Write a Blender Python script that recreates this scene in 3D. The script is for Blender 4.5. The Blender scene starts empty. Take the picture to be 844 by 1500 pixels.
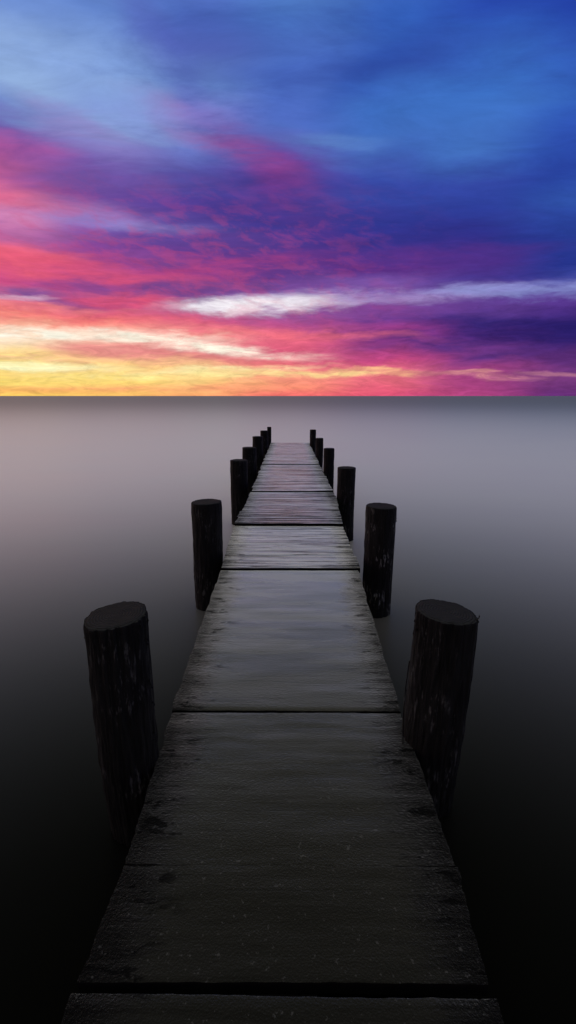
import bpy, bmesh, math, random
from mathutils import Vector, Matrix, noise
random.seed(7)
R = math.radians
SC = bpy.context.scene
COL = SC.collection

# ------------------------------------------------------------------ camera
F = 700.0                      # focal length in pixels of the 844x1500 photograph
PITCH = math.atan(170.0 / F)
YAW = math.atan(4.0 / F)
H_CAM = 1.97                   # camera height above the water (z = 0)
cam_d = bpy.data.cameras.new('camera')
cam_d.sensor_fit = 'VERTICAL'; cam_d.sensor_height = 36; cam_d.sensor_width = 36
cam_d.lens = F / 1500 * 36
cam_d.clip_start = 0.05; cam_d.clip_end = 60000
cam = bpy.data.objects.new('camera', cam_d); COL.objects.link(cam)
cam.location = (0, 0, H_CAM)
cam.rotation_euler = (R(90) - PITCH, 0, YAW)
SC.camera = cam
CROT = cam.rotation_euler.to_matrix()

def ray(px, py):
    """direction in the world of the photograph's measured point"""
    return CROT @ Vector(((px - 422) / F, (750 - py) / F, -1))

# ------------------------------------------------------------------ helpers
def mesh_obj(name, verts, faces, mats, parent=None, smooth=False, fmat=None):
    me = bpy.data.meshes.new(name)
    me.from_pydata(verts, [], faces)
    for m in (mats if isinstance(mats, (list, tuple)) else [mats]):
        me.materials.append(m)
    if fmat:
        for p, i in zip(me.polygons, fmat): p.material_index = i
    if smooth:
        for p in me.polygons: p.use_smooth = True
    me.update()
    o = bpy.data.objects.new(name, me); COL.objects.link(o)
    if parent: o.parent = parent
    return o

def empty(name, loc, label, cat, group=None):
    o = bpy.data.objects.new(name, None); COL.objects.link(o)
    o.location = loc; o.empty_display_size = .2
    o['label'] = label; o['category'] = cat
    if group: o['group'] = group
    return o

class NT:
    def __init__(s, tree):
        s.t = tree; s.t.nodes.clear()
    def n(s, typ, props=None, **ins):
        nd = s.t.nodes.new(typ)
        for k, v in (props or {}).items(): setattr(nd, k, v)
        for k, v in ins.items():
            key = int(k[1:]) if k[0] == '_' and k[1:].isdigit() else k.replace('_', ' ')
            s.put(nd.inputs[key], v)
        return nd
    def put(s, sock, v):
        if isinstance(v, bpy.types.NodeSocket): s.t.links.new(v, sock)
        elif isinstance(v, bpy.types.Node): s.t.links.new(v.outputs[0], sock)
        else: sock.default_value = v
    def m(s, op, a, b=0.0, c=None, clamp=False):
        nd = s.t.nodes.new('ShaderNodeMath'); nd.operation = op; nd.use_clamp = clamp
        s.put(nd.inputs[0], a); s.put(nd.inputs[1], b)
        if c is not None: s.put(nd.inputs[2], c)
        return nd.outputs[0]
    def v(s, op, a, b=(0, 0, 0)):
        nd = s.t.nodes.new('ShaderNodeVectorMath'); nd.operation = op
        s.put(nd.inputs[0], a)
        if op == 'SCALE': s.put(nd.inputs['Scale'], b)
        else: s.put(nd.inputs[1], b)
        return nd.outputs['Value'] if op in ('LENGTH', 'DOT_PRODUCT') else nd.outputs[0]
    def mix(s, fac, a, b, blend='MIX'):
        nd = s.t.nodes.new('ShaderNodeMix'); nd.data_type = 'RGBA'; nd.blend_type = blend
        s.put(nd.inputs[0], fac); s.put(nd.inputs[6], a); s.put(nd.inputs[7], b)
        return nd.outputs[2]
    def mixf(s, fac, a, b):
        nd = s.t.nodes.new('ShaderNodeMix'); nd.data_type = 'FLOAT'
        s.put(nd.inputs[0], fac); s.put(nd.inputs[2], a); s.put(nd.inputs[3], b)
        return nd.outputs[0]
    def rng(s, x, a, b, c=0.0, d=1.0, kind='SMOOTHSTEP'):
        nd = s.t.nodes.new('ShaderNodeMapRange'); nd.interpolation_type = kind
        for i, q in enumerate((x, a, b, c, d)): s.put(nd.inputs[i], q)
        return nd.outputs[0]
    def comb(s, x, y, z):
        nd = s.t.nodes.new('ShaderNodeCombineXYZ')
        for i, q in enumerate((x, y, z)): s.put(nd.inputs[i], q)
        return nd.outputs[0]
    def noise(s, vec, scale, detail=4, rough=.55, dist=0.0, out=0, lac=2.0):
        nd = s.t.nodes.new('ShaderNodeTexNoise')
        s.put(nd.inputs['Vector'], vec)
        for k, q in (('Scale', scale), ('Detail', detail), ('Roughness', rough), ('Distortion', dist), ('Lacunarity', lac)):
            s.put(nd.inputs[k], q)
        return nd.outputs[out]

def lin(c):
    return tuple(((x / 255) / 12.92 if x <= 10 else ((x / 255 + .055) / 1.055) ** 2.4) for x in c) + (1.0,)

# ------------------------------------------------------------------ world: sunset sky
SUN_AZ, SUN_EL = R(-27), R(1.5)
world = bpy.data.worlds.new('World'); SC.world = world; world.use_nodes = True
w = NT(world.node_tree)

def sky_ae(px, py):
    d = ray(px, py); h = math.hypot(d.x, d.y)
    e = d.z / h
    return d.x / h * (1 + .24 * e), e

tc = w.n('ShaderNodeTexCoord')
dirv = w.v('NORMALIZE', tc.outputs['Generated'])
sep = w.n('ShaderNodeSeparateXYZ', _0=dirv)
dx, dy, dz = sep.outputs
hor = w.m('MAXIMUM', w.m('SQRT', w.m('ADD', w.m('MULTIPLY', dx, dx), w.m('MULTIPLY', dy, dy))), .02)
e0 = w.m('DIVIDE', dz, hor)
a0 = w.m('MULTIPLY', w.m('DIVIDE', dx, hor), w.m('MULTIPLY_ADD', w.m('MINIMUM', e0, 1.0), .24, 1.0))
# a high cloud sheet seen in perspective: noise laid out on a plane far above
zz = w.m('ADD', w.m('MAXIMUM', dz, 0), .09)
plane = w.comb(w.m('DIVIDE', dx, zz), w.m('DIVIDE', dy, zz), 0.0)
rotp = w.n('ShaderNodeMapping', Vector=plane, Rotation=(0, 0, R(-24)), Scale=(.55, 1.25, 1))
# streaked coordinates near the horizon
strk = w.comb(w.m('MULTIPLY', a0, 3.6), w.m('MULTIPLY', e0, 13.0), 3.3)
n1 = w.noise(rotp, 1.1, 6, .6, .4, out=1)
n2 = w.noise(strk, 1.6, 6, .6, .3, out=1)
hi = w.rng(e0, .05, .4)
warp = w.v('SUBTRACT', w.mix(hi, n2, n1), (.5, .5, .5))
amp = w.comb(w.mixf(hi, .15, .20), w.mixf(w.rng(e0, 0, .35, 0, 1, 'LINEAR'), .020, .15), 0.0)
warp = w.v('MULTIPLY', warp, amp)
pos = w.v('ADD', w.comb(a0, e0, 0.0), warp)
ps = w.n('ShaderNodeSeparateXYZ', _0=pos)
aw, ew = ps.outputs[0], ps.outputs[1]

COLS = {
 0:   [(0,(105,140,210)),(60,(128,162,222)),(115,(145,178,228)),(145,(105,130,200)),(175,(105,90,170)),(205,(165,85,160)),(245,(185,92,152)),(285,(205,112,158)),(318,(212,135,190)),(345,(196,100,160)),(378,(236,92,122)),(405,(215,75,135)),(432,(225,130,165)),(455,(250,125,118)),(475,(255,190,155)),(500,(255,225,185)),(520,(255,218,130)),(550,(255,222,92)),(578,(255,205,85))],
 140: [(0,(92,128,202)),(60,(120,155,220)),(120,(126,160,222)),(160,(120,140,212)),(200,(125,110,188)),(240,(112,85,168)),(270,(125,80,162)),(300,(160,115,185)),(325,(135,112,195)),(350,(125,70,160)),(375,(150,66,146)),(398,(205,78,128)),(415,(160,70,142)),(432,(205,86,130)),(455,(215,82,122)),(470,(250,118,116)),(490,(255,190,160)),(510,(240,160,145)),(530,(255,205,125)),(550,(255,222,110)),(578,(255,196,92))],
 280: [(0,(75,108,196)),(60,(88,110,196)),(120,(105,140,210)),(175,(125,115,195)),(210,(98,112,196)),(250,(82,78,165)),(290,(90,60,150)),(320,(105,90,172)),(355,(112,58,146)),(380,(132,60,142)),(400,(150,62,138)),(425,(120,66,140)),(450,(130,80,150)),(470,(232,98,128)),(490,(250,150,140)),(515,(235,135,135)),(540,(255,210,135)),(560,(255,208,120)),(578,(255,170,102))],
 420: [(0,(70,120,202)),(60,(75,116,202)),(120,(70,106,196)),(180,(78,108,198)),(215,(95,80,172)),(240,(100,68,158)),(270,(85,60,150)),(310,(72,54,142)),(350,(78,50,136)),(380,(98,52,138)),(405,(98,58,142)),(430,(130,80,160)),(460,(150,82,152)),(475,(190,78,142)),(490,(240,105,130)),(510,(228,90,126)),(530,(240,108,122)),(545,(250,150,125)),(560,(255,145,115)),(578,(250,110,105))],
 560: [(0,(46,96,192)),(60,(46,94,187)),(100,(46,84,178)),(150,(54,106,194)),(190,(62,104,190)),(230,(58,84,176)),(270,(50,70,165)),(320,(45,56,150)),(360,(68,50,140)),(390,(88,48,138)),(412,(120,80,165)),(430,(118,75,160)),(450,(130,68,150)),(470,(112,58,145)),(490,(175,60,138)),(512,(130,54,130)),(530,(205,70,130)),(550,(235,110,125)),(578,(232,82,118))],
 700: [(0,(36,72,176)),(60,(45,96,192)),(120,(50,110,202)),(180,(60,110,196)),(210,(62,112,196)),(250,(48,70,165)),(300,(42,60,155)),(350,(55,46,136)),(385,(82,45,135)),(403,(72,54,145)),(425,(98,70,155)),(445,(95,58,145)),(470,(60,40,122)),(490,(100,48,135)),(508,(125,55,135)),(525,(88,46,126)),(540,(158,62,130)),(560,(172,64,130)),(578,(178,64,128))],
 844: [(0,(30,62,166)),(60,(36,76,182)),(120,(45,96,190)),(180,(42,82,182)),(230,(36,66,162)),(280,(44,82,174)),(320,(40,78,172)),(360,(38,56,146)),(390,(34,50,140)),(410,(60,70,160)),(430,(92,58,150)),(445,(76,45,130)),(470,(42,30,110)),(490,(46,30,106)),(510,(80,40,116)),(530,(95,45,120)),(550,(120,56,124)),(578,(104,45,120))],
}
prev = None
xs = sorted(COLS)
E_MAX = 0.75
for i, px in enumerate(xs):
    cr = w.n('ShaderNodeValToRGB', Fac=w.m('DIVIDE', ew, E_MAX))
    ramp = cr.color_ramp; ramp.interpolation = 'LINEAR' if False else 'EASE'
    st = sorted((max(0, sky_ae(px, py)[1]) / E_MAX, lin(c)) for py, c in COLS[px])
    ramp.interpolation = 'LINEAR'
    ramp.elements[0].position = st[0][0]; ramp.elements[0].color = st[0][1]
    ramp.elements[1].position = st[-1][0]; ramp.elements[1].color = st[-1][1]
    for q, c in st[1:-1]:
        el = ramp.elements.new(q); el.color = c
    if prev is None: prev = cr.outputs[0]
    else:
        A0 = sky_ae(xs[i - 1], 400)[0]; A1 = sky_ae(px, 400)[0]
        prev = w.mix(w.rng(aw, A0, A1), prev, cr.outputs[0])
sky = prev

# individual clouds: px, py, half-length, half-height, tilt deg (up to the right +), colour, strength, wispiness
BLOBS = [
 (60,110,230,75,-25,(148,180,228),.65,.6),
 (230,60,130,45,-60,(85,95,190),.45,.5),
 (180,150,150,30,-20,(125,155,220),.55,.6),
 (25,215,90,38,10,(185,85,160),.55,.7),
 (8,285,60,35,0,(240,110,150),.7,.5),
 (120,180,110,20,-20,(150,95,180),.4,.8),
 (290,190,120,26,-24,(150,92,168),.55,1),
 (400,250,120,36,-28,(150,62,138),.6,1),
 (440,300,90,26,-30,(130,50,135),.5,1),
 (490,215,120,28,-8,(90,130,205),.5,.7),
 (520,200,70,16,0,(105,150,215),.5,.7),
 (660,150,200,60,15,(58,112,196),.5,.5),
 (720,350,220,40,4,(36,48,140),.7,.4),
 (520,320,160,40,0,(50,52,146),.6,.5),
 (640,240,150,26,0,(50,70,164),.5,.6),
 (590,60,150,30,35,(40,80,176),.55,.5),
 (150,262,130,26,-14,(95,70,158),.6,.5),
 (280,300,200,24,-6,(80,58,148),.6,.5),
 (160,322,190,14,-4,(150,135,205),.6,.6),
 (30,378,120,18,-4,(245,96,120),.75,.5),
 (170,398,170,12,-5,(228,80,122),.75,.8),
 (420,300,170,40,0,(64,54,142),.6,.4),
 (250,345,130,16,0,(104,70,158),.7,.6),
 (130,414,120,8,-4,(138,70,148),.75,.6),
 (340,385,150,12,4,(190,64,130),.7,.9),
 (85,434,110,16,-8,(108,74,150),1.0,.3),
 (20,436,60,7,0,(225,185,210),.7,.5),
 (175,440,110,14,-4,(240,82,118),.8,.6),
 (330,350,130,26,0,(88,62,148),.75,.5),
 (300,420,150,12,2,(112,66,142),.75,.6),
 (215,372,70,14,-4,(118,70,150),.7,.7),
 (70,345,110,10,-3,(150,92,160),.6,.6),
 (60,452,200,6,-3,(240,130,130),.5,.6),
 (390,446,140,15,2,(246,240,248),1.0,.4),
 (375,448,100,9,2,(252,248,252),.75,.4),
 (560,432,230,13,2,(168,146,206),.75,.8),
 (770,423,190,12,1,(136,146,212),.8,.7),
 (610,500,190,13,-4,(78,44,124),.8,.5),
 (780,486,170,24,0,(38,28,104),.8,.3),
 (590,380,200,14,3,(110,46,134),.4,.7),
 (100,490,260,12,-3,(255,250,230),1.0,.6),
 (290,508,180,10,-5,(255,248,226),1.0,.6),
 (190,516,130,10,-2,(232,128,132),.75,.5),
 (330,524,80,7,-3,(222,112,124),.6,.6),
 (60,545,230,12,1,(252,186,112),.45,1.0),
 (230,566,260,7,0,(252,150,108),.7,.6),
 (40,572,200,5,0,(252,176,90),.6,.4),
 (150,527,200,7,-2,(246,168,132),.7,1.0),
 (30,538,170,8,0,(255,250,190),1.0,.35),
 (120,556,170,4,1,(255,205,120),.8,.8),
 (60,526,160,5,-1,(250,205,150),.7,.7),
 (330,540,150,5,2,(255,236,170),.85,.7),
 (240,548,220,6,1,(255,238,150),.7,.8),
 (60,560,200,6,0,(255,235,110),.6,.7),
 (460,546,150,6,-1,(255,215,140),.9,.7),
 (560,545,50,5,-8,(255,190,135),.9,.6),
 (430,490,170,8,-3,(250,110,126),.6,.6),
 (720,550,80,5,-3,(228,150,145),.85,.7),
 (820,546,70,4,-2,(190,120,145),.7,.7),
]
wnA = w.rng(w.noise(w.comb(w.m('MULTIPLY', a0, 5.0), w.m('MULTIPLY', e0, 26.0), 9.1), 2.2, 7, .66, .7), .38, .60)
wnB = w.rng(w.noise(rotp, 2.6, 6, .62, .6), .38, .62)
wn = w.mixf(hi, wnA, wnB)
for (px, py, hw, hh, tilt, c, s, wis) in BLOBS:
    a, e = sky_ae(px, py)
    a1, e1 = sky_ae(px + 10, py); ax, ex = (a1 - a) / 10, (e1 - e) / 10
    a2, e2 = sky_ae(px, py - 10); ey = (e2 - e) / 10
    mp = w.n('ShaderNodeMapping', {'vector_type': 'TEXTURE'}, Vector=pos, Location=(a, e, 0),
             Rotation=(0, 0, R(tilt) + math.atan2(ex, ax)), Scale=(hw * ax * 1.35, hh * ey * 1.35, 1))
    g = w.n('ShaderNodeTexGradient', {'gradient_type': 'SPHERICAL'}, Vector=mp)
    k = w.rng(g.outputs[1], 0, .75)
    k = w.m('MULTIPLY', k, w.mixf(wis, s, w.m('MULTIPLY', wn, s)))
    sky = w.mix(k, sky, lin(c))
bil = w.noise(w.comb(w.m('MULTIPLY_ADD', e0, 9.0, w.m('MULTIPLY', a0, 9.0)), w.m('MULTIPLY', e0, 20.0), 4.4), 2.4, 6, .6, .35)
bil = w.rng(bil, .44, .66)
zone = w.m('MULTIPLY', w.rng(e0, .10, .16), w.rng(e0, .42, .24))
zone = w.m('MULTIPLY', zone, w.rng(a0, .36, -.15))
sky = w.mix(w.m('MULTIPLY', w.m('MULTIPLY', bil, zone), .34), sky, lin((206, 70, 122)))
sky = w.mix(w.m('MULTIPLY', w.m('MULTIPLY', w.rng(w.noise(rotp, 1.9, 7, .64, .7), .5, .66), w.rng(e0, .22, .32)), .30), sky, lin((42, 60, 150)))
# fine cloud texture
fine = w.mixf(hi, w.noise(w.comb(w.m('MULTIPLY', a0, 9.0), w.m('MULTIPLY', e0, 40.0), 1.7), 2.2, 7, .68, .8),
              w.noise(rotp, 5.5, 8, .68, .5))
sky = w.mix(1.0, sky, w.comb(*[w.rng(fine, .25, .75, w.mixf(hi, .72, .84), w.mixf(hi, 1.28, 1.16), 'LINEAR')] * 3), 'MULTIPLY')
lum = w.v('DOT_PRODUCT', sky, (.2126, .7152, .0722))
sky = w.mix(.07, sky, w.comb(lum, lum, lum))
# overhead: unseen bright fill added to light water and deck; behind: dimmed sky
nish = w.n('ShaderNodeTexSky', {'sky_type': 'NISHITA', 'sun_disc': False, 'sun_elevation': SUN_EL, 'sun_rotation': SUN_AZ, 'dust_density': 2.0})
overhead_fill = w.mix(.03, (.72, .68, .53, 1), nish.outputs[0], 'ADD')
sky = w.mix(w.rng(e0, .62, 1.15), sky, overhead_fill)
back = w.rng(dy, -.75, .15, .40, 1.0)
sky = w.mix(1.0, sky, w.comb(back, back, back), 'MULTIPLY')
bg = w.n('ShaderNodeBackground', Color=sky, Strength=1.0)
w.n('ShaderNodeOutputWorld', Surface=bg)
world.cycles.sampling_method = 'MANUAL'; world.cycles.sample_map_resolution = 1024

sd = bpy.data.lights.new('sun', 'SUN'); sd.energy = .015; sd.angle = R(40); sd.color = (1, .72, .5)
so = bpy.data.objects.new('sun', sd); COL.objects.link(so)
sv = Vector((math.sin(SUN_AZ) * math.cos(R(3)), math.cos(SUN_AZ) * math.cos(R(3)), math.sin(R(3))))
so.rotation_euler = sv.to_track_quat('Z', 'Y').to_euler()
so.location = (-8, 20, 6)

# ------------------------------------------------------------------ materials
def material(name):
    m = bpy.data.materials.new(name); m.use_nodes = True
    return m, NT(m.node_tree)

def wet_surface(s, diff, rough, tint, ior, nrm, extra=1.0, power=1.0, pale_sheen=.5, pale_sheen_col=(.8, .8, .8, 1), floor=.017):
    """dark body under a tinted wet gloss and a painted pale sheen, both boosted at grazing angles"""
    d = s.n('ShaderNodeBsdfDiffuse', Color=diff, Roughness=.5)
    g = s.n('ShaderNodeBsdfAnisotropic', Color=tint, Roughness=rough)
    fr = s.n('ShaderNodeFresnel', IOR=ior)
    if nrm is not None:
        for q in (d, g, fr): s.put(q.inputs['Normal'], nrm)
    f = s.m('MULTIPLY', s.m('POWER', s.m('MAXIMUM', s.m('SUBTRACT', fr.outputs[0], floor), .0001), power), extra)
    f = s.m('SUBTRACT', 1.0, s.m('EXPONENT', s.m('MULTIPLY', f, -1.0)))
    vd = s.n('ShaderNodeBsdfDiffuse', Color=pale_sheen_col)  # pale diffuse layer painted in as sky sheen
    film = s.n('ShaderNodeMixShader', Fac=pale_sheen, _1=g.outputs[0], _2=vd.outputs[0])
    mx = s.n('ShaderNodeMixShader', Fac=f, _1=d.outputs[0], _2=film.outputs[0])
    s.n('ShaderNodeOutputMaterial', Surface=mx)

# water, smoothed by its own stillness; painted sheen cut far out to darken the horizon
M_water, s = material('still_water_painted_sheen')
tc = s.n('ShaderNodeTexCoord'); P = tc.outputs['Object']
dist = s.v('LENGTH', P)
far = s.rng(s.m('LOGARITHM', dist, 10.0), .9, 2.5)
n = s.noise(s.n('ShaderNodeMapping', Vector=P, Scale=(.25, .6, 1)), 1.0, 3, .5)
bump = s.n('ShaderNodeBump', Strength=.04, Distance=.05, Height=n)
rough = s.mixf(far, s.mixf(n, .30, .40), .36)
extra = s.m('ADD', .55, s.m('DIVIDE', 9.5, s.m('ADD', 1.0, s.m('POWER', s.m('DIVIDE', dist, 24.0), 2.3))))  # sheen strength drops with distance, painting the dark band under the horizon
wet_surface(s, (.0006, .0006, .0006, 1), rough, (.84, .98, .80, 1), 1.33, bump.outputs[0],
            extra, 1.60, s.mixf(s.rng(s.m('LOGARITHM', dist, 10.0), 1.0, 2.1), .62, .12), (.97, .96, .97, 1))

# deck wood, soaked, under a painted sky sheen
def deck_mat(name, tone, streak, rlo, rhi, kmin=.8, gk=(.30, .50), bk=(.40, .56), tint=(.90, .90, .66, 1), pale_sheen=.55, bs=5, bmin=.86, power=1.55, amount=54.0):
    m, s = material(name)
    tc = s.n('ShaderNodeTexCoord'); P = tc.outputs['Object']
    info = s.n('ShaderNodeObjectInfo')
    off = s.v('SCALE', s.comb(1.0, .37, .71), s.m('MULTIPLY', info.outputs['Random'], 40.0))
    Q = s.v('ADD', P, off)
    grain = s.noise(s.n('ShaderNodeMapping', Vector=Q, Scale=(1.1, 26, 1)), 1.6, 7, .65, .8)
    broad = s.noise(s.n('ShaderNodeMapping', Vector=Q, Scale=(.7, bs, 1)), 1.2, 5, .6, .3)
    peb = s.n('ShaderNodeTexVoronoi', {'feature': 'SMOOTH_F1'}, Vector=Q, Scale=170.0, Smoothness=.6)
    pn = s.noise(Q, 90.0, 5, .7)
    patch = s.noise(Q, 7.0, 5, .65)
    sx = s.n('ShaderNodeSeparateXYZ', _0=P)
    wisp = s.noise(s.n('ShaderNodeMapping', Vector=Q, Scale=(3.5, 30, 1)), 1.0, 5, .7, .5)
    ed = s.m('ADD', s.m('ABSOLUTE', s.m('ADD', sx.outputs[0], .01)), s.m('MULTIPLY', s.m('SUBTRACT', patch, .5), .16))
    edge = s.rng(s.m('ADD', ed, s.m('MULTIPLY', s.m('SUBTRACT', wisp, .5), .26)), .37, .60)
    col = s.mix(s.rng(grain, .3, .75), tuple(t * .45 for t in tone) + (1,), tone + (1,))
    col = s.mix(s.rng(s.noise(Q, 55.0, 3, .6), .63, .72), col, (.05, .05, .05, 1))
    blot = s.rng(s.noise(s.n('ShaderNodeMapping', Vector=Q, Scale=(5, 15, 1)), 1.3, 5, .65, .4), .56, .64)
    blot = s.m('MULTIPLY', blot, s.rng(s.m('ABSOLUTE', sx.outputs[0]), .30, .48))
    rough = s.mixf(s.rng(broad, .35, .65), rlo, rhi)
    rough = s.mixf(edge, rough, .62)
    h = s.m('ADD', s.m('MULTIPLY', grain, streak), s.m('MULTIPLY', broad, streak * 1.6))
    h = s.m('ADD', h, s.m('MULTIPLY', peb.outputs[0], .0007))
    h = s.m('ADD', h, s.m('MULTIPLY', s.m('MULTIPLY', pn, .0022), s.m('MULTIPLY_ADD', edge, 1.0, .5)))
    bump = s.n('ShaderNodeBump', Strength=1.0, Distance=1.0, Height=h)
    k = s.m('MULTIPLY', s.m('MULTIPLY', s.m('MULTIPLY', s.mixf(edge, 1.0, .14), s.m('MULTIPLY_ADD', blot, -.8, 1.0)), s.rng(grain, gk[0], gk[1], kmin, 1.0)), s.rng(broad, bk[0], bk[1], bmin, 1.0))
    wet_surface(s, col, rough, tint, 1.40, bump.outputs[0], s.m('MULTIPLY', k, amount), power, pale_sheen, (.84, .86, .93, 1), .024)
    return m
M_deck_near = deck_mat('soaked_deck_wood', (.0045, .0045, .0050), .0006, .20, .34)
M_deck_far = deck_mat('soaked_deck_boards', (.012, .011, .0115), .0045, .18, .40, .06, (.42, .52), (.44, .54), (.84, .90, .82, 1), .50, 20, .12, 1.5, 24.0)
M_deck_mid = deck_mat('soaked_boards_bright_sheen', (.012, .012, .012), .0028, .18, .34, .10, (.40, .50), (.42, .53), (.90, .90, .62, 1), .58, 18, .34, 1.5, 85.0)  # same boards, painted sheen raised to brighten this section

M_beam, s = material('dark_beam_wood')
tc = s.n('ShaderNodeTexCoord')
gr = s.noise(s.n('ShaderNodeMapping', Vector=tc.outputs['Object'], Scale=(2, 30, 30)), 2, 5)
s.n('ShaderNodeOutputMaterial', Surface=s.n('ShaderNodeBsdfPrincipled',
    Base_Color=s.mix(gr, (.002, .002, .002, 1), (.003, .003, .003, 1)), Roughness=.9, Specular_IOR_Level=.1))

def post_mat(name, pale, thr):
    m, s = material(name)
    tc = s.n('ShaderNodeTexCoord'); P = tc.outputs['Object']
    info = s.n('ShaderNodeObjectInfo')
    Q = s.v('ADD', P, s.v('SCALE', s.comb(.3, .7, 1.0), s.m('MULTIPLY', info.outputs['Random'], 30.0)))
    bark = s.noise(s.n('ShaderNodeMapping', Vector=Q, Scale=(26, 26, 2.6)), 1.5, 7, .65, .6)
    fib = s.noise(s.n('ShaderNodeMapping', Vector=Q, Scale=(90, 90, 5)), 1.5, 4, .6)
    region = s.noise(Q, 5.0, 3, .5)
    spl = s.noise(s.n('ShaderNodeMapping', Vector=Q, Scale=(34, 34, 7)), 1.4, 6, .75)
    col = s.mix(s.rng(bark, .35, .7), (.0018, .0019, .0024, 1), (.010, .010, .0105, 1))
    k = s.m('MULTIPLY', s.rng(spl, thr, thr + .09), s.rng(region, .45, .62))
    col = s.mix(k, col, pale + (1,))
    h = s.m('ADD', s.m('MULTIPLY', bark, .016), s.m('MULTIPLY', fib, .004))
    bump = s.n('ShaderNodeBump', Strength=1.0, Distance=1.0, Height=h)
    s.n('ShaderNodeOutputMaterial', Surface=s.n('ShaderNodeBsdfPrincipled', Base_Color=col, Roughness=.62,
        Specular_IOR_Level=.16, Normal=bump.outputs[0]))
    return m
M_post = post_mat('charred_bark', (.075, .075, .075), .54)
M_post_pale = post_mat('charred_bark_with_pale_streaks', (.22, .22, .22), .55)

M_cut, s = material('cut_end_grain')
tc = s.n('ShaderNodeTexCoord'); P = tc.outputs['Object']
wv = s.n('ShaderNodeTexWave', {'wave_type': 'RINGS', 'rings_direction': 'Z'}, Vector=P, Scale=26.0, Distortion=2.5, Detail=3.0, Detail_Scale=2.0)
pn = s.noise(s.n('ShaderNodeMapping', Vector=P, Scale=(14, 60, 14)), 1.2, 6, .7)
col = s.mix(pn, (.006, .0064, .0066, 1), (.046, .048, .048, 1))
col = s.mix(s.m('MULTIPLY', wv.outputs[1], .35), col, (.003, .003, .003, 1))
bump = s.n('ShaderNodeBump', Strength=1.0, Distance=1.0, Height=s.m('MULTIPLY', s.m('ADD', pn, wv.outputs[1]), .0025))
s.n('ShaderNodeOutputMaterial', Surface=s.n('ShaderNodeBsdfPrincipled', Base_Color=col, Roughness=.8, Specular_IOR_Level=.06, Normal=bump.outputs[0]))

# ------------------------------------------------------------------ water
ring = [0, 4, 10, 25, 60, 150, 400, 1200, 5000, 40000]
vs, fs = [(0, 0, 0)], []
NS = 64
for r in ring[1:]:
    for k in range(NS):
        t = 2 * math.pi * k / NS; vs.append((r * math.cos(t), r * math.sin(t), 0))
for k in range(NS): fs.append((0, 1 + k, 1 + (k + 1) % NS))
for q in range(len(ring) - 2):
    b = 1 + q * NS
    for k in range(NS):
        k2 = (k + 1) % NS; fs.append((b + k, b + NS + k, b + NS + k2, b + k2))
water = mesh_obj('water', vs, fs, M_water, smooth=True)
water['kind'] = 'structure'

# ------------------------------------------------------------------ pier
W_DECK = 1.2
SEAMS = [(1500, 85, 752), (1440, 113, 717), (1268, 182, 672), (1043, 252, 590), (835, 325, 526), (768, 343, 503), (720, 368, 489), (680, 384, 468), (648, 397, 453)]
ST = []
for (y, xl, xr) in SEAMS:
    Zc = W_DECK * F / (xr - xl)
    L = Vector((0, 0, H_CAM)) + ray(xl, y) * Zc; Rr = Vector((0, 0, H_CAM)) + ray(xr, y) * Zc
    ST.append(((L.y + Rr.y) / 2, (L.x + Rr.x) / 2, (L.z + Rr.z) / 2))
    print('seam', y, [round(t, 3) for t in ST[-1]])
ST[0] = (0.55, ST[1][1], ST[1][2] - .03)
def deck_at(y):
    for i in range(len(ST) - 1):
        if y <= ST[i + 1][0] or i == len(ST) - 2:
            t = (y - ST[i][0]) / (ST[i + 1][0] - ST[i][0])
            return tuple(ST[i][k] + (ST[i + 1][k] - ST[i][k]) * t for k in (1, 2))

pier = empty('wooden_pier', (0, 1, .3), 'narrow wet wooden pier running out to sea between two rows of posts', 'pier')
PO = Vector(pier.location)

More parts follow.
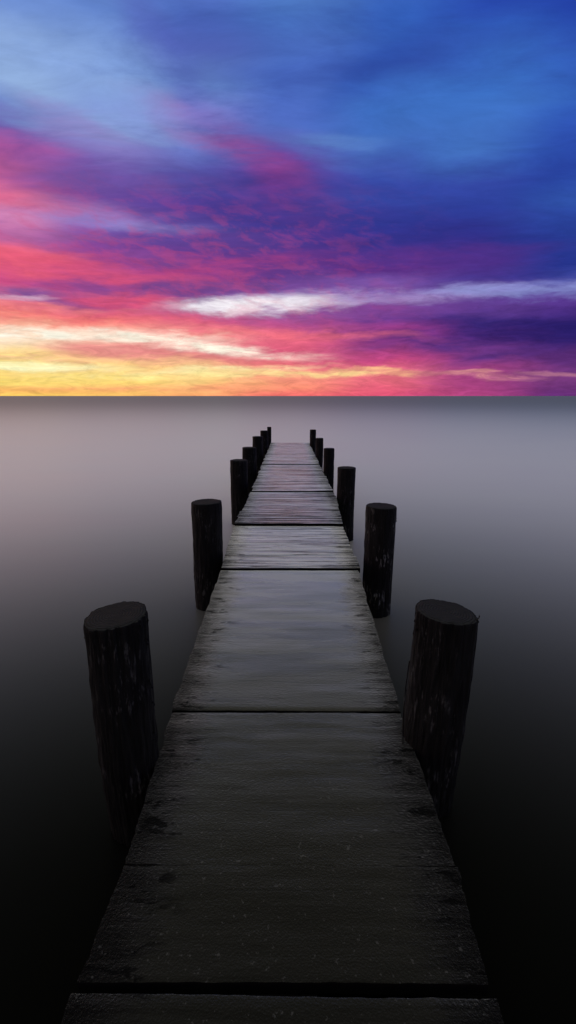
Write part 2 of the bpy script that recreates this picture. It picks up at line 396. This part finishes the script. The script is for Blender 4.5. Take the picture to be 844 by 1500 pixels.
def plank(y0, y1, mat, nx=60, ny=8, th=.045, lift=0.0, tilt=0.0, und=.002, name='plank', skew=0.0, edge=.005):
    """a board laid across the pier, worn edges and a slightly cupped top"""
    yc = (y0 + y1) / 2; cx, cz = deck_at(yc)
    seed = random.uniform(0, 100)
    def edged(n, width):                # a narrow worn arris at either end, even steps between
        m = .004 / width
        return [0] + [m + (1 - 2 * m) * i / (n - 2) for i in range(n - 1)] + [1]
    xs_ = [q - .5 for q in edged(nx, W_DECK)]
    ts_ = edged(ny, y1 - y0)
    el = random.uniform(-.012, .012); er = random.uniform(-.012, .012)
    V, Fc = [], []
    def top(i, j):
        u = xs_[i]; t = ts_[j]
        x = u * W_DECK
        wob = .004 * noise.noise(Vector((x * 3, seed, 0))) + .003 * noise.noise(Vector((x * 17, seed, 5)))
        wob2 = .004 * noise.noise(Vector((x * 3, seed, 9))) + .002 * noise.noise(Vector((x * 19, seed, 3)))
        ya, yb = y0 + wob + skew * u, y1 + wob2 + skew * u
        y = ya + (yb - ya) * t
        ccx, z = deck_at(min(max(y, ST[0][0]), ST[-1][0]))
        fl = max(0, 1 - i / 8) ** 1.5; fr_ = max(0, 1 - (nx - i) / 8) ** 1.5
        if fl: x += fl * (el + .010 * noise.noise(Vector((y * 9, seed, 1))) + .006 * noise.noise(Vector((y * 40, seed, 1))))
        if fr_: x += fr_ * (er + .010 * noise.noise(Vector((y * 9, seed, 2))) + .006 * noise.noise(Vector((y * 40, seed, 2))))
        z += lift + tilt * (t - .5) + und * noise.noise(Vector((x * 2.2, y * 9, seed))) + und * .6 * noise.noise(Vector((x * 5, y * 31, seed)))
        ex = min(1, min(i, nx - i) / 1.0); ey = min(1, min(j, ny - j) / 1.0)
        if ex == 0: z -= .0003
        if ey == 0: z -= edge * .25
        return (x + ccx - PO.x, y - PO.y, z - PO.z)
    for j in range(ny + 1):
        for i in range(nx + 1): V.append(top(i, j))
    q = lambda i, j: j * (nx + 1) + i
    for j in range(ny):
        for i in range(nx): Fc.append((q(i, j), q(i + 1, j), q(i + 1, j + 1), q(i, j + 1)))
    ntop = len(Fc)
    rim = [q(i, 0) for i in range(nx + 1)] + [q(nx, j) for j in range(1, ny + 1)] + [q(i, ny) for i in range(nx - 1, -1, -1)] + [q(0, j) for j in range(ny - 1, 0, -1)]
    b0 = len(V); n_ = len(rim)
    V += [V[r_] for r_ in rim] + [(V[r_][0], V[r_][1], V[r_][2] - th) for r_ in rim]
    for k in range(n_):
        k2 = (k + 1) % n_; Fc.append((b0 + k, b0 + n_ + k, b0 + n_ + k2, b0 + k2))
    Fc.append(tuple(b0 + n_ + k for k in range(n_ - 1, -1, -1)))
    o = mesh_obj(name, V, Fc, [mat, M_beam], pier, smooth=True, fmat=[0] * ntop + [1] * (n_ + 1))
    for p in o.data.polygons[ntop:]: p.use_smooth = False
    return o

Y = [s_[0] for s_ in ST]
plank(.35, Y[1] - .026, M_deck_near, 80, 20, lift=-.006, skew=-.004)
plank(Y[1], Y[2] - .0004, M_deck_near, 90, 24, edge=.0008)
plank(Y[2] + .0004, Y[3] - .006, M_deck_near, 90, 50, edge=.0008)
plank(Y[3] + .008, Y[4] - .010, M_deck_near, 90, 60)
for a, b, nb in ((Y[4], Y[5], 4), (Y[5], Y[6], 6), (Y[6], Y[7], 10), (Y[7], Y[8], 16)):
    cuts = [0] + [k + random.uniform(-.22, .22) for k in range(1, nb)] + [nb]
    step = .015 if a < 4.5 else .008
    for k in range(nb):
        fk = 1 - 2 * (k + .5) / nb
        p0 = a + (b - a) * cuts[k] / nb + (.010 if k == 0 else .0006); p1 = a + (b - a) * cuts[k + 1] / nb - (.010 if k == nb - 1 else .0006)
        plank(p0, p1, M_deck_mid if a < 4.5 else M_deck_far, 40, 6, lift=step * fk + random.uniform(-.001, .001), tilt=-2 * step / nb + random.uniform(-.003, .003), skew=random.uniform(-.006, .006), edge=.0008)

def box_obj(name, c, d, mat, parent, zf=None):
    x, y, z = d[0] / 2, d[1] / 2, d[2] / 2
    bm = bmesh.new()
    bmesh.ops.create_cube(bm, size=1)
    for v in bm.verts: v.co = Vector((v.co.x * d[0], v.co.y * d[1], v.co.z * d[2]))
    bmesh.ops.bevel(bm, geom=bm.edges[:], offset=.006, segments=2, affect='EDGES')
    for v in bm.verts: v.co += Vector(c) - PO
    me = bpy.data.meshes.new(name); bm.to_mesh(me); bm.free(); me.materials.append(mat)
    o = bpy.data.objects.new(name, me); COL.objects.link(o); o.parent = parent
    return o
# two stringers under the boards following the deck's slight rise
for sx in (-.40, .40):
    V, Fc = [], []
    pts = [.3] + Y[1:-1] + [Y[-1] - .05]
    for y in pts:
        cx, z = deck_at(max(y, ST[0][0])); z -= .078
        for (ox, oz) in ((-.05, 0), (.05, 0), (.05, -.15), (-.05, -.15)):
            V.append((cx + sx + ox - PO.x, y - PO.y, z + oz - PO.z))
    for k in range(len(pts) - 1):
        b = 4 * k
        for t in range(4):
            Fc.append((b + t, b + (t + 1) % 4, b + 4 + (t + 1) % 4, b + 4 + t))
    Fc += [(0, 3, 2, 1), tuple(4 * (len(pts) - 1) + t for t in range(4))]
    mesh_obj('stringer', V, Fc, M_beam, pier)
for y, xl, xr in [(Y[1] - .02, -.56, .10)] + [(y, -.56, .56) for y in Y[2:]]:
    cx, z = deck_at(y)
    yy = y if y < Y[-1] else y - .06
    box_obj('cross_beam', (cx + (xl + xr) / 2, yy, z - .062), (xr - xl, .09, .03), M_beam, pier)

# ------------------------------------------------------------------ posts
def make_post(px, ytop, wpx, ht, label, mat, seg=64, rows=90, cut=(0, 0), bend=0.0, rough=1.0, shreds=0, name='mooring_post'):
    d = ray(px, ytop); dh = math.hypot(d.x, d.y)
    # distance at which the ray has dropped ht below the camera
    t = ht / -d.z
    top = Vector((0, 0, H_CAM)) + d * t
    r = wpx / 2 * t / F
    x, y, zt = top.x, top.y, top.z
    root = empty(name, (x, y, 0), label, 'post', 'weathered round posts along the pier')
    seed = random.uniform(0, 50); zb = -.8
    def rad(th, z):
        c, s_ = math.cos(th), math.sin(th)
        a = noise.noise(Vector((c * 1.3, s_ * 1.3, z * .9 + seed)))
        b = noise.noise(Vector((c * 5, s_ * 5, z * 1.6 + seed)))
        cc = noise.noise(Vector((c * 13, s_ * 13, z * 3.5 + seed)))
        dd = noise.noise(Vector((c * 30, s_ * 30, z * 9 + seed)))
        ridge = -abs(cc)
        return r * (1 + rough * (.05 * a + .05 * b + .07 * ridge + .03 * dd) + .03)
    def ctr(z):
        f = (zt - z)
        return Vector((bend * f * f + .010 * noise.noise(Vector((seed, 0, z * 1.5))), .010 * noise.noise(Vector((seed, 3, z * 1.5))), z))
    V, Fc = [], []
    for j in range(rows + 1):
        tt = j / rows; z0 = zb + (zt - zb) * tt
        for i in range(seg):
            th = 2 * math.pi * i / seg; rr = rad(th, z0)
            if j >= rows - 1: rr *= (.985 if j == rows else .998)
            c = ctr(z0)
            z = z0 + (cut[0] * math.cos(th) * rr + cut[1] * math.sin(th) * rr) * max(0, (tt - .6) / .4)
            V.append((c.x + rr * math.cos(th), c.y + rr * math.sin(th), z))
    for j in range(rows):
        for i in range(seg):
            i2 = (i + 1) % seg; Fc.append((j * seg + i, j * seg + i2, (j + 1) * seg + i2, (j + 1) * seg + i))
    # bark shreds peeling off the sides
    for k in range(shreds):
        th = random.choice((math.pi, 0)) + random.uniform(-.5, .5); z0 = zt - random.uniform(.02, .9 if k > 4 else .12)
        c = ctr(z0); rr = rad(th, z0) * .985
        for q in range(3):
            hh = random.uniform(.006, .02); ww = random.uniform(.002, .005)
            t2 = th + random.uniform(-.1, .1); out = random.uniform(.003, .009)
            p = Vector((c.x + rr * math.cos(t2), c.y + rr * math.sin(t2), z0 + random.uniform(-.02, .02)))
            nrm = Vector((math.cos(t2), math.sin(t2), 0)); tan = Vector((-nrm.y, nrm.x, 0))
            b = len(V)
            V.extend([tuple(p - tan * ww), tuple(p + tan * ww), tuple(p + tan * ww * .6 + Vector((0, 0, hh)) + nrm * .002),
                      tuple(p - tan * ww * .6 + Vector((0, 0, hh)) + nrm * .002), tuple(p + nrm * out + Vector((0, 0, hh * random.uniform(-.5, .6))))])
            Fc += [(b, b + 1, b + 4), (b + 1, b + 2, b + 4), (b + 2, b + 3, b + 4), (b + 3, b, b + 4), (b, b + 3, b + 2, b + 1)]
    mesh_obj('shaft', V, Fc, mat, root, smooth=True)
    # sawn top
    V2, F2 = [], []
    rings = 10; c = ctr(zt)
    V2.append((c.x, c.y, zt + .003))
    for q in range(1, rings + 1):
        for i in range(seg):
            th = 2 * math.pi * i / seg; rr = rad(th, zt) * .975 * q / rings
            z = zt + (cut[0] * math.cos(th) + cut[1] * math.sin(th)) * rr + .004 + .0015 * noise.noise(Vector((rr * math.cos(th) * 30, rr * math.sin(th) * 30, seed)))
            if q == rings: z -= .006
            V2.append((c.x + rr * math.cos(th), c.y + rr * math.sin(th), z))
    for i in range(seg): F2.append((0, 1 + i, 1 + (i + 1) % seg))
    for q in range(rings - 1):
        b = 1 + q * seg
        for i in range(seg):
            i2 = (i + 1) % seg; F2.append((b + i, b + seg + i, b + seg + i2, b + i2))
    mesh_obj('cut_top', V2, F2, M_cut, root, smooth=True)
    print(name, label, [round(q, 2) for q in (x, y, zt, r)])
    return root, r, top

make_post(169, 901, 88, .906, 'thick charred post nearest the viewer on the left, rough bark peeling at its slanted top', M_post, 128, 200, cut=(.075, .04), shreds=26, rough=1.25, bend=.03)
pr, rr_, tp = make_post(652, 896, 86, .95, 'thick scuffed post nearest the viewer on the right, a thin splinter along its inner side', M_post, 128, 200, cut=(-.10, .0), shreds=10, rough=1.2, bend=-.035)
# loose splinter along the inner side of the near right post
V, Fc = [], []
for k in range(25):
    t = k / 24; z = .30 + t * .50
    x = -rr_ * 1.20 - .012 * math.sin(t * 3.1) ; y = -.05
    for q in range(5):
        th = q * 2 * math.pi / 5; V.append((x + .003 * math.cos(th), y + .003 * math.sin(th), z))
for k in range(24):
    for q in range(5):
        Fc.append((k * 5 + q, k * 5 + (q + 1) % 5, k * 5 + 5 + (q + 1) % 5, k * 5 + 5 + q))
mesh_obj('splinter', V, Fc, M_post, pr)
make_post(302, 735, 43, .945, 'second post from the viewer on the left, black and straight with a flat round top', M_post, 96, 140, cut=(.02, 0), shreds=4)
make_post(350, 674, 25, .96, 'third post from the viewer on the left, touching the pier edge', M_post, 64, 90)
make_post(365, 655.5, 20, .95, 'fourth post from the viewer on the left, partly hidden by the third', M_post, 48, 70)
make_post(377.5, 639.5, 15, .95, 'fifth post from the viewer on the left of the pier', M_post, 40, 60)
make_post(387.5, 631, 11.5, .95, 'sixth post from the viewer on the left, last but one before the end', M_post, 32, 50)
make_post(394.3, 625.5, 6, .95, 'slender last post at the far left corner of the pier', M_post, 32, 50)
make_post(559, 741, 43, .95, 'second post from the viewer on the right, pale streaks down its black bark', M_post_pale, 96, 140, cut=(-.03, 0), shreds=4, bend=-.01)
make_post(507.5, 685, 26, .95, 'third post from the viewer on the right, rounded top with two pale nicks', M_post, 64, 90)
make_post(482, 657, 15.5, .95, 'fourth post from the viewer on the right of the pier', M_post, 48, 70)
make_post(468.3, 642, 11, .95, 'fifth post from the viewer on the right, last but one before the end', M_post, 40, 60)
make_post(458.6, 629.5, 8.8, .95, 'last post at the far right corner of the pier', M_post, 32, 50)

# ------------------------------------------------------------------ colour management
vs_ = SC.view_settings
vs_.view_transform = 'Standard'; vs_.look = 'None'; vs_.gamma = 1; vs_.exposure = 0; vs_.use_curve_mapping = False
